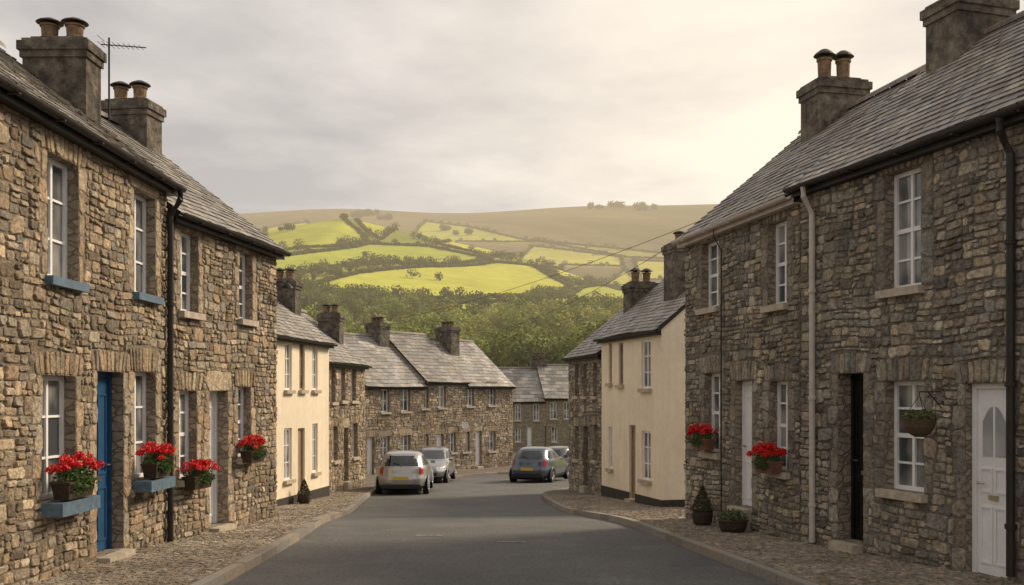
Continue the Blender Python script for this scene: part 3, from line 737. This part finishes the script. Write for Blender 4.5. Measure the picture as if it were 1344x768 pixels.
for _ in range(110):
    Y = nr.uniform(335, 430); X = nr.uniform(-.30, .30) * Y
    if any(inpoly(np.array([X]), np.array([Y]), P)[0] for P, c in fields): continue
    h = nr.uniform(6, 9); g = nr.uniform(.5, 1.0)
    items.append((X, Y, float(Hn(X, Y)), h * .6, h, .5, (g, g, g)))
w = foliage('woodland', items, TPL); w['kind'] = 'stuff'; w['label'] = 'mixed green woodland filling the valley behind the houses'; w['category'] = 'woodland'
items = []
def hitem(x, y, hh, g, j=1.0, wd=(.6, .9)):
    items.append((x + nr.normal() * j, y + nr.normal() * j * 1.4, float(Hn(x, y)) - .5, hh * nr.uniform(*wd), hh, .55, (g, g, g * .9)))
for P, c in fields:
    for i in range(len(P)):
        a = P[i]; b = P[(i + 1) % len(P)]; Ln = np.linalg.norm(b - a); n = int(Ln / 1.9)
        for k in range(n):
            q = a + (b - a) * k / n
            if nr.rand() < .93: hitem(q[0], q[1], nr.uniform(2.2, 3.4), nr.uniform(.42, .6), .3, (.8, 1.1))
            else: hitem(q[0], q[1], nr.uniform(5.5, 9), nr.uniform(.4, .6), .5)
# copses in clusters on the rougher ground
cl = 0
while cl < 150:
    px = nr.uniform(290, 930); py = nr.uniform(300, 418)
    X, Y = cast(px, py); cl += 1
    if Y > 920: continue
    for _ in range(nr.randint(4, 11)):
        x = X + nr.normal() * 11; y = Y + nr.normal() * 7
        if any(inpoly(np.array([x]), np.array([y]), P)[0] for P, c in fields): continue
        hitem(x, y, nr.uniform(5.5, 10), nr.uniform(.42, .75), .5, (.5, .65))
for _ in range(9):
    P, c = fields[nr.randint(0, 7)]; q = P.mean(0) + nr.normal(size=2) * np.array([25, 12]); hitem(q[0], q[1], nr.uniform(6, 8.5), .5, .5)
h_ = foliage('hedgerow', items, TPS); h_['kind'] = 'stuff'; h_['label'] = 'dark hedgerows and copses bordering the hillside fields'; h_['category'] = 'hedgerow'
items = []
for px, py, n in [(480, 281, 8), (465, 284, 5), (505, 286, 6), (780, 272, 4), (815, 271, 5), (835, 272, 3), (850, 274, 4), (580, 300, 5), (610, 306, 4), (375, 300, 4)]:
    for k in range(n):
        X, Y = cast(px + nr.normal() * 6, py + 3, 430)
        sc = max(1, Y / 900)
        items.append((X, Y, float(Hn(X, Y)) - .5, 4.5 * sc, 7.5 * sc * nr.uniform(.6, 1.1), .8 * sc, (.45, .45, .45)))
h_ = foliage('hilltop_copse', items, TPS); h_['kind'] = 'stuff'; h_['label'] = 'sparse copses standing along the hill crest'; h_['category'] = 'copse'

TPB = [crown_quads(5000, 26, 90 + s, 1.0, (.2, .6), (.3, .46)) for s in range(4)]
def tree(px, Y, ytop, wpx, i, tint):
    X = (px - CX) / F * Y; z = prof(Y) - .3 if Y < 100 else float(Hn(X, Y)); ztop = CZ + (HY - ytop) * Y / F; h = ztop - z; r = wpx / 2 * Y / F
    E = empty('tree', (X, Y, z)); top(E, 'tall leafy green tree rising behind the slate roofs', 'tree', 'trees behind the houses')
    mb = MB(); mb.tube([(0, 0, -.3), (.05, .02, h * .25), (-.05, .05, h * .5), (.05, 0, h * .7)], [h * .03, h * .024, h * .015, h * .005], n=8)
    for k in range(9):
        a = rnd.uniform(0, 6.28); zz = h * rnd.uniform(.28, .5); q = r * rnd.uniform(.4, .6)
        mb.tube([(0, 0, zz), (q * .5 * math.cos(a), q * .5 * math.sin(a), zz + h * .1), (q * math.cos(a), q * math.sin(a), zz + h * .2)], [h * .011, h * .008, h * .003], n=6)
    mb.obj('trunk', M_BARK, E)
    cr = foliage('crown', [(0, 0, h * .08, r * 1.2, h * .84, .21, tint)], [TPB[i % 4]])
    cr.parent = E
for i, (px, Y, yt, wp, tn) in enumerate([(705, 108, 416, 110, (.42, .48, .5)), (655, 125, 434, 80, (.7, .74, .7)), (752, 116, 432, 70, (.6, .64, .6)), (565, 130, 408, 95, (.5, .55, .55)), (612, 135, 424, 80, (.85, .86, .75)),
        (790, 110, 420, 80, (.5, .55, .5)), (525, 128, 418, 80, (.85, .85, .7)), (480, 120, 420, 90, (.7, .75, .65)), (430, 115, 420, 90, (.8, .8, .7)), (395, 125, 400, 80, (.65, .7, .6)), (820, 120, 412, 70, (.7, .75, .7)), (860, 130, 408, 80, (.7, .7, .6))]):
    tree(px, Y, yt, wp, i, tn)

# ------------------------------------------------------------------ flowers
LP = [(.05, .10, .025), (.07, .13, .03), (.035, .07, .02), (.10, .16, .04)]
def flowerbox(H, px, py_bot, w=.62, col=M_PLANTER, big=1.0, label='dark window box with red geraniums under a cottage window'):
    E, lx, lz, loc, L, d = H
    u = lx(px)[0]; z = lz(px, py_bot)
    A = E.location; base = Vector((A.x, A.y, 0)) + d * u - Vector((-d.y, d.x, 0)) * .17
    o = empty('flower_box', (base.x, base.y, z + A.z), E.rotation_euler.z); top(o, label, 'flower box', 'flower boxes on the cottages')
    mb = MB(); b = .10
    mb.rings([[(-w / 2 * .88, -b * .8, 0), (w / 2 * .88, -b * .8, 0), (w / 2 * .88, b * .8, 0), (-w / 2 * .88, b * .8, 0)],
              [(-w / 2, -b, .17), (w / 2, -b, .17), (w / 2, b, .17), (-w / 2, b, .17)],
              [(-w / 2 - .012, -b - .012, .17), (w / 2 + .012, -b - .012, .17), (w / 2 + .012, b + .012, .17), (-w / 2 - .012, b + .012, .17)],
              [(-w / 2 - .012, -b - .012, .195), (w / 2 + .012, -b - .012, .195), (w / 2 + .012, b + .012, .195), (-w / 2 - .012, b + .012, .195)]])
    mb.obj('planter', col, o)
    fb = MB(); fb.leaves((0, 0, .23), (w * .55, b * 1.7, .11 * big), 620, .027, LP, shell=.3)
    fb.leaves((0, -b, .15), (w * .52, b * .9, .11), 300, .025, LP, shell=.3)
    fb.obj('foliage', M_LEAF, o)
    for k in range(34):
        rb = MB(); x = rnd.uniform(-1, 1); y = rnd.uniform(-1, .8)
        dome = math.sqrt(max(0, 1 - x * x * .7 - y * y * .3))
        c = (x * w * .54, y * b * 1.9, .20 + (.10 + .14 * big) * dome * rnd.uniform(.55, 1.0))
        rb.leaves(c, (.048, .048, .04), 40, .019, [(1, 1, 1)], shell=.6)
        rb.obj('flower_head', M_RED, o)
flowerbox(L1, 77, 653, .66, big=1.4, label='dark window box with red geraniums on blue sill')
flowerbox(L1, 190, 626, .58, big=1.3, label='dark window box with red geraniums on blue sill')
flowerbox(L2, 246, 641, .6); flowerbox(L2, 320, 606, .6)
flowerbox(R2, 935, 590, .6, col=M_TERRA); flowerbox(R2, 1022, 621, .55, col=M_TERRA)
E, lx, lz, loc, L, d = R1
u = lx(1238)[0]; nrm = Vector((-d.y, d.x, 0)); wp = Vector((E.location.x, E.location.y, 0)) + d * u
bp = wp - nrm * .33; zb = 1.45
o = empty('hanging_basket', (bp.x, bp.y, zb), E.rotation_euler.z); top(o, 'round wicker hanging basket with green plants on wall bracket', 'hanging basket')
mb = MB(); mb.lathe(0, 0, [(.05, -.02), (.12, .02), (.165, .09), (.18, .17), (.185, .19), (.17, .19)], n=18); mb.obj('basket', M_WICK, o)
mb = MB(); mb.leaves((0, 0, .21), (.20, .20, .09), 600, .022, LP + [(.25, .22, .12), (.18, .1, .1)], shell=.3); mb.obj('foliage', M_LEAF, o)
mb = MB()
for a in (0, 2.1, 4.2): mb.tube([(.18 * math.cos(a), .18 * math.sin(a), .18), (0, 0, .46)], .004, n=5)
mb.tube([(0, 0, .46), (0, 0, .5), (0, .33, .5)], .008, n=6); mb.tube([(0, .33, .28), (0, .33, .54)], .01, n=6); mb.tube([(0, .32, .30), (0, .12, .5)], .007, n=6)
mb.obj('bracket', M_CAST, o)
def vase(X, Y, kind, label):
    z = prof(Y); o = empty('potted_plant', (X, Y, z)); top(o, label, 'potted plant', 'pots standing on the pavement')
    mb = MB()
    if kind == 0:
        mb.lathe(0, 0, [(.13, 0), (.16, .05), (.18, .18), (.17, .24), (.19, .26), (.17, .26)], n=16); mb.obj('pot', M_PLANTER, o)
        f = MB()
        for _ in range(700):
            t = rnd.random() ** 1.4; r = .19 * (1 - t) + .015; a = rnd.uniform(0, 6.28); r *= rnd.uniform(.6, 1.05)
            f.leaf(Vector((r * math.cos(a), r * math.sin(a), .24 + t * .42)), .024, [(.05, .06, .02), (.07, .045, .025), (.035, .05, .02), (.09, .05, .03)])
        f.obj('foliage', M_LEAF, o)
    else:
        mb.lathe(0, 0, [(.17, 0), (.21, .06), (.23, .17), (.25, .18), (.24, .2), (.2, .2)], n=16); mb.obj('pot', M_PLANTER, o)
        f = MB(); f.leaves((0, 0, .24), (.24, .24, .12), 600, .026, LP + [(.2, .2, .12)], shell=.2); f.obj('foliage', M_LEAF, o)
vase(3.25, 16.9, 0, 'dark pot with small conical shrub by the wall')
vase(3.5, 15.7, 1, 'low round planter with green plants by the wall')
vase(-5.75, 27.4, 0, 'dark pot with conical shrub beside the cream house')

# ------------------------------------------------------------------ cars
M_TYRE = mat('tyre', (.015, .015, .015), rough=.9, namt=.1); M_RIM = mat('rim', (.45, .45, .46), rough=.35, metal=.8, namt=.05)
M_LAMP = mat('tail_lamp_red', (.40, .012, .01), rough=.2, namt=0, spec=.6); M_HEAD = mat('headlight_glass', (.6, .6, .62), rough=.1, namt=0, spec=.8)
M_PLATE = mat('plate_yellow', (.55, .42, .08), rough=.5, namt=0); M_PLAST = mat('bumper_plastic', (.02, .02, .021), rough=.6, namt=.1)
def paint(name, c): return mat(name, c, rough=.28, metal=.45, namt=.05, nscale=2, coat=.8, spec=.5)
CT = np.array([(.20, 1.86, -1.86, .78), (.30, 1.98, -1.98, .85), (.48, 2.05, -2.05, .885), (.60, 2.04, -2.06, .89), (.68, 1.99, -2.02, .888), (.78, 1.80, -1.975, .88), (.88, 1.4, -1.95, .865), (.94, 1.1, -1.93, .845), (1.02, .88, -1.89, .81), (1.14, .60, -1.78, .755), (1.26, .30, -1.65, .70), (1.35, .05, -1.53, .65), (1.41, -.12, -1.42, .595), (1.455, -.35, -1.24, .50), (1.48, -.55, -1.02, .32), (1.49, -.76, -.82, .06)])
def car(X, Y, heading, pm, label, scale=1.0, zs=1.0):
    z = prof(Y) - .12
    o = empty('car', (X, Y, z), heading); o.scale = (scale, scale, scale * zs); top(o, label, 'car', 'cars parked along the street')
    idx = np.arange(len(CT)); ii = np.linspace(0, len(CT) - 1, (len(CT) - 1) * 3 + 1)
    T = np.stack([np.interp(ii, idx, CT[:, k]) for k in range(4)], 1); N = 150
    rings_ = []
    for (zz, xf, xr, w) in T:
        n = np.interp(zz, [.2, .9, 1.4, 1.5], [4.0, 3.5, 3.0, 2.5])
        th = np.linspace(0, 2 * np.pi, 1500, endpoint=False); c = np.cos(th); s = np.sin(th)
        x = (xf + xr) / 2 + (xf - xr) / 2 * np.sign(c) * np.abs(c) ** (2 / n); y = w * np.sign(s) * np.abs(s) ** (2 / n)
        ds = np.hypot(np.diff(np.append(x, x[0])), np.diff(np.append(y, y[0]))); S = np.concatenate([[0], np.cumsum(ds)])
        t = np.linspace(0, S[-1], N, endpoint=False); rings_.append(np.stack([np.interp(t, S, np.append(x, x[0])), np.interp(t, S, np.append(y, y[0])), np.full(N, zz)], 1))
    R = np.array(rings_); parts = {k: MB() for k in ('body', 'rear_window', 'windscreen', 'sl', 'sr', 'tl', 'tr', 'hl', 'hr', 'bumper')}
    for i in range(len(R) - 1):
        for j in range(N):
            P = [R[i, j], R[i, (j + 1) % N], R[i + 1, (j + 1) % N], R[i + 1, j]]; c = sum(P) / 4
            nn = np.cross(P[2] - P[0], P[3] - P[1]); nn = nn / (np.linalg.norm(nn) + 1e-9)
            if nn @ np.array([c[0] + .4, c[1], c[2] - .6]) < 0: nn = -nn
            if abs(c[1]) > .5 and any((c[0] - wx) ** 2 + (c[2] - .3) ** 2 < .355 ** 2 for wx in (1.27, -1.28)): continue
            w = T[i, 3]; k = 'body'; off = 0
            if 1.03 < c[2] < 1.36:
                if nn[0] < -.55 and abs(c[1]) < w * .78: k = 'rear_window'
                elif nn[0] > .3 and abs(c[1]) < w * .88: k = 'windscreen'
                elif abs(nn[1]) > .6 and c[2] < 1.33 and T[i, 2] + .38 < c[0] < T[i, 1] - .16 and abs(c[0] + .35) > .05: k = 'sl' if c[1] > 0 else 'sr'
            if .74 < c[2] < 1.0 and c[0] < -1.66 and abs(c[1]) > .60: k = 'tl' if c[1] > 0 else 'tr'; off = .012
            if .55 < c[2] < .76 and c[0] > 1.62 and abs(c[1]) > .48: k = 'hl' if c[1] > 0 else 'hr'; off = .006
            if c[2] < .34: k = 'bumper'
            parts[k].face([tuple(p + nn * off) for p in P])
    parts['bumper'].box(-1.85, 1.85, -.6, .6, .21, .72)
    parts['body'].obj('body', pm, o, smooth=False)
    for k, nm, m in (('rear_window', 'rear_window', M_CARGLASS), ('windscreen', 'windscreen', M_CARGLASS), ('sl', 'side_window', M_CARGLASS), ('sr', 'side_window', M_CARGLASS), ('tl', 'tail_light', M_LAMP), ('tr', 'tail_light', M_LAMP), ('hl', 'headlight', M_HEAD), ('hr', 'headlight', M_HEAD), ('bumper', 'bumper', M_PLAST)):
        parts[k].obj(nm, m, o)
    for ch in list(o.children):
        me = ch.data; bm = bmesh.new(); bm.from_mesh(me); bmesh.ops.remove_doubles(bm, verts=bm.verts, dist=.0005)
        bmesh.ops.recalc_face_normals(bm, faces=bm.faces)
        for f in bm.faces: f.smooth = ch.name.split('.')[0] in ('body', 'rear_window', 'windscreen', 'side_window')
        bm.to_mesh(me); bm.free()
    for wx in (1.27, -1.28):
        for sy in (1, -1):
            t = MB(); Y0 = sy * .70; Y1 = sy * .885
            def ring(r, y): return [(wx + r * math.cos(2 * math.pi * j / 24), y, .305 + r * math.sin(2 * math.pi * j / 24)) for j in range(24)]
            t.rings([ring(.2, Y0), ring(.29, Y0), ring(.305, Y0 + sy * .03), ring(.305, Y1 - sy * .03), ring(.285, Y1), ring(.2, Y1)]); wo = t.obj('wheel', M_TYRE, o)
            r = MB(); r.rings([ring(.205, Y1 - sy * .03), ring(.2, Y1 + sy * .003), ring(.185, Y1 + sy * .003), ring(.17, Y1 - sy * .03), ring(.05, Y1 - sy * .015)])
            for k in range(5):
                a = k * 1.2566; r.tube([(wx + .03 * math.cos(a), Y1 - sy * .01, .305 + .03 * math.sin(a)), (wx + .19 * math.cos(a), Y1 - sy * .005, .305 + .19 * math.sin(a))], .022, n=6)
            r.obj('rim', M_RIM, wo)
            a = MB(); a.tube([(wx + .355 * math.cos(t_), sy * .872, .30 + .355 * math.sin(t_)) for t_ in np.linspace(-.1, math.pi + .1, 18)], .025, n=6)
            a.obj('wheel_arch', pm, o)
    p = MB(); p.box(-2.075, -2.045, -.26, .26, .58, .69); p.obj('number_plate', M_PLATE, o)
    p = MB(); p.box(-2.07, -1.99, -.66, .66, .30, .42); p.obj('bumper_insert', M_PLAST, o)
    p = MB(); p.box(2.03, 2.07, -.5, .5, .40, .52); p.obj('grille', M_PLAST, o)
    for sy in (1, -1):
        m_ = MB(); m_.rings([[(.70 + a, sy * yy, 1.0 + b_) for a, b_ in ((-.05, -.05), (.05, -.05), (.06, .03), (-.05, .06))] for yy in (.84, .92, 1.0)]); m_.obj('wing_mirror', pm, o)
    rw = MB(); rw.tube([(-1.93, .0, 1.0), (-1.86, .02, 1.07), (-1.81, .28, 1.13)], .01, n=5); rw.obj('rear_wiper', M_PLAST, o)
    return o
P_SIL = paint('silver_paint', (.36, .36, .36)); P_TEAL = paint('blue_grey_paint', (.075, .095, .125)); P_PALE = paint('pale_silver_paint', (.26, .26, .26)); P_DK = paint('dark_grey_paint', (.10, .10, .105))
hd = math.pi / 2
car(-3.72, 34.6, hd + .03, P_SIL, 'silver hatchback with red tail lights parked at the kerb', 1.0)
car(-3.45, 42.6, -hd - .06, P_PALE, 'grey estate car parked behind the silver hatchback', .98, 1.02)
car(1.25, 43.2, hd - .30, P_TEAL, 'dark blue grey hatchback turning along the bend', 1.04)
car(2.75, 49.0, hd - .55, P_DK, 'small dark car partly hidden behind the hatchback', 1.0)

# ------------------------------------------------------------------ small things
def aerial(X, Y, z, h):
    o = empty('tv_aerial', (X, Y, z)); top(o, 'metal television aerial fixed on a chimney stack', 'aerial')
    mb = MB(); mb.tube([(0, 0, 0), (0, 0, h)], .014, n=6); mb.obj('mast', M_CAST, o)
    mb = MB(); mb.tube([(-.12, 0, h - .1), (.55, 0, h - .15)], .009, n=5)
    for k in range(8):
        x = -.05 + k * .075; s = .15 - k * .008; zz = h - .105 - k * .006; mb.tube([(x, -s, zz), (x, s, zz)], .005, n=4)
    for s in (-.09, 0, .09): mb.tube([(-.12, -.13, h - .1 + s), (-.12, .13, h - .1 + s)], .005, n=4)
    mb.obj('antenna', M_CAST, o)
aerial(-5.98, 14.7, 6.0, 1.22)
def wire(a, b, sag):
    mb = MB(); a = Vector(a); b = Vector(b); P = []
    for i in range(25):
        t = i / 24; p = a.lerp(b, t); p.z -= sag * 4 * t * (1 - t); P.append(p)
    mb.tube(P, .0055, n=5); o = mb.obj('overhead_wire', M_CAST); top(o, 'thin dark overhead cable sagging across the street', 'cable', 'overhead cables')
wire((3.5, 18.3, 5.15), (-5.6, 36.0, 4.5), .3)
wire((3.5, 18.5, 5.05), (-3.9, 55, 5.6), .9)
E, lx, lz, loc, L, d = LT3
u = lx(606)[0]; q = Vector((E.location.x, E.location.y, 0)) + d * u - Vector((-d.y, d.x, 0)) * .25
o = empty('satellite_dish', (q.x, q.y, .35)); o.scale = (.6, .6, .6); top(o, 'small white satellite dish mounted on the stone wall', 'satellite dish')
mb = MB(); R = []
for i in range(6):
    r = .32 * i / 5 + .001; R.append([(r * math.cos(a), -.5 * r * r + .05, r * math.sin(a)) for a in np.linspace(0, 2 * math.pi, 20, endpoint=False)])
mb.rings(R, cap=False); mb.obj('dish', M_WHITE, o)
mb = MB(); mb.tube([(0, .05, 0), (0, .3, -.05)], .02, n=6); mb.tube([(0, 0, -.3), (0, -.35, -.05)], .01, n=5); mb.obj('bracket', M_CAST, o)
E, lx, lz, loc, L, d = L2
q = Vector((E.location.x, E.location.y, 0)) + d * (L - .15) - Vector((-d.y, d.x, 0)) * .02
o = empty('wall_lamp', (q.x, q.y, 3.95), E.rotation_euler.z); top(o, 'small dark unlit lamp on a bracket at house corner', 'wall lamp')
mb = MB(); mb.tube([(0, 0, 0), (0, -.12, .06), (0, -.25, 0)], .012, n=6); mb.obj('bracket', M_CAST, o)
mb = MB(); mb.lathe(0, -.25, [(.03, .03), (.10, -.03), (.11, -.07), (.09, -.08)], n=12); mb.obj('lamp_shade', M_CAST, o)

# ------------------------------------------------------------------ world, sun, camera
el = math.radians(34); az = math.radians(56)
sd = Vector((math.sin(az) * math.cos(el), math.cos(az) * math.cos(el), math.sin(el)))
W = bpy.data.worlds.new('World'); scene.world = W; W.use_nodes = True
nt = W.node_tree; n = nt.nodes; l = nt.links; n.clear()
out = n.new('ShaderNodeOutputWorld'); sky = n.new('ShaderNodeTexSky'); sky.sky_type = 'NISHITA'; sky.sun_disc = False
sky.sun_elevation = el; sky.sun_rotation = az
b1 = n.new('ShaderNodeBackground'); b1.inputs[1].default_value = .12; l.new(sky.outputs[0], b1.inputs[0])
tc = n.new('ShaderNodeTexCoord'); sp = n.new('ShaderNodeSeparateXYZ'); l.new(tc.outputs['Generated'], sp.inputs[0])
def math_(op, a, b=None, clamp=False):
    m = n.new('ShaderNodeMath'); m.operation = op; m.use_clamp = clamp
    for i, v in enumerate((a, b)):
        if v is None: continue
        if isinstance(v, (int, float)): m.inputs[i].default_value = v
        else: l.new(v, m.inputs[i])
    return m.outputs[0]
zz = math_('MAXIMUM', math_('ADD', sp.outputs['Z'], .12), .02)
cb = n.new('ShaderNodeCombineXYZ'); l.new(math_('DIVIDE', sp.outputs['X'], zz), cb.inputs[0]); l.new(math_('DIVIDE', sp.outputs['Y'], zz), cb.inputs[1])
def cn(scale, det, dist, loc, ro=.55):
    mp = n.new('ShaderNodeMapping'); mp.inputs['Location'].default_value = loc; mp.inputs['Scale'].default_value = (.8, .85, 1); l.new(cb.outputs[0], mp.inputs[0])
    t = n.new('ShaderNodeTexNoise'); t.inputs['Scale'].default_value = scale; t.inputs['Detail'].default_value = det; t.inputs['Distortion'].default_value = dist; t.inputs['Roughness'].default_value = ro
    l.new(mp.outputs[0], t.inputs['Vector']); return t.outputs['Fac']
f = math_('ADD', math_('MULTIPLY', cn(1.0, 10, .2, (3, 1, 0)), .6), math_('MULTIPLY', cn(2.6, 8, .15, (7, 2, 0), .52), .4))
rp = n.new('ShaderNodeValToRGB'); e = rp.color_ramp.elements
e[0].position = .38; e[0].color = (.55, .51, .48, 1); e[1].position = .60; e[1].color = (.95, .88, .80, 1)
m_ = e.new(.49); m_.color = (.72, .66, .61, 1)
l.new(f, rp.inputs[0])
g = Vector((.26, 1, .24)).normalized()
dt = n.new('ShaderNodeVectorMath'); dt.operation = 'DOT_PRODUCT'; l.new(tc.outputs['Generated'], dt.inputs[0]); dt.inputs[1].default_value = g
gl = math_('POWER', math_('MAXIMUM', dt.outputs['Value'], 0), 24)
gl = math_('MULTIPLY', gl, math_('ADD', math_('MULTIPLY', f, 3.2), -.7), True)
mx = n.new('ShaderNodeMix'); mx.data_type = 'RGBA'; l.new(gl, mx.inputs[0]); l.new(rp.outputs[0], mx.inputs[6]); mx.inputs[7].default_value = (1.2, 1.04, .82, 1)
hz = math_('POWER', math_('SUBTRACT', 1, math_('ABSOLUTE', sp.outputs['Z']), True), 9)
mh = n.new('ShaderNodeMix'); mh.data_type = 'RGBA'; l.new(math_('MULTIPLY', hz, .8), mh.inputs[0]); l.new(mx.outputs[2], mh.inputs[6]); mh.inputs[7].default_value = (.95, .79, .61, 1)
b2 = n.new('ShaderNodeBackground'); l.new(mh.outputs[2], b2.inputs[0]); b2.inputs[1].default_value = 1.0
ms = n.new('ShaderNodeMixShader'); ms.inputs[0].default_value = .9; l.new(b1.outputs[0], ms.inputs[1]); l.new(b2.outputs[0], ms.inputs[2]); l.new(ms.outputs[0], out.inputs[0])

sl = bpy.data.lights.new('sun', 'SUN'); sl.energy = 4.2; sl.angle = math.radians(14); sl.color = (1, .82, .60)
so = bpy.data.objects.new('sun', sl); scene.collection.objects.link(so); so.rotation_euler = sd.to_track_quat('Z', 'Y').to_euler(); so.location = (20, 10, 30)

cam = bpy.data.cameras.new('camera'); co = bpy.data.objects.new('camera', cam); scene.collection.objects.link(co)
co.location = (0, 0, CZ); co.rotation_euler = (math.radians(90), 0, 0)
cam.sensor_width = 36; cam.lens = 36 * F / 1344; cam.shift_y = (HY - 384) / 1344; cam.clip_start = .1; cam.clip_end = 12000
scene.camera = co
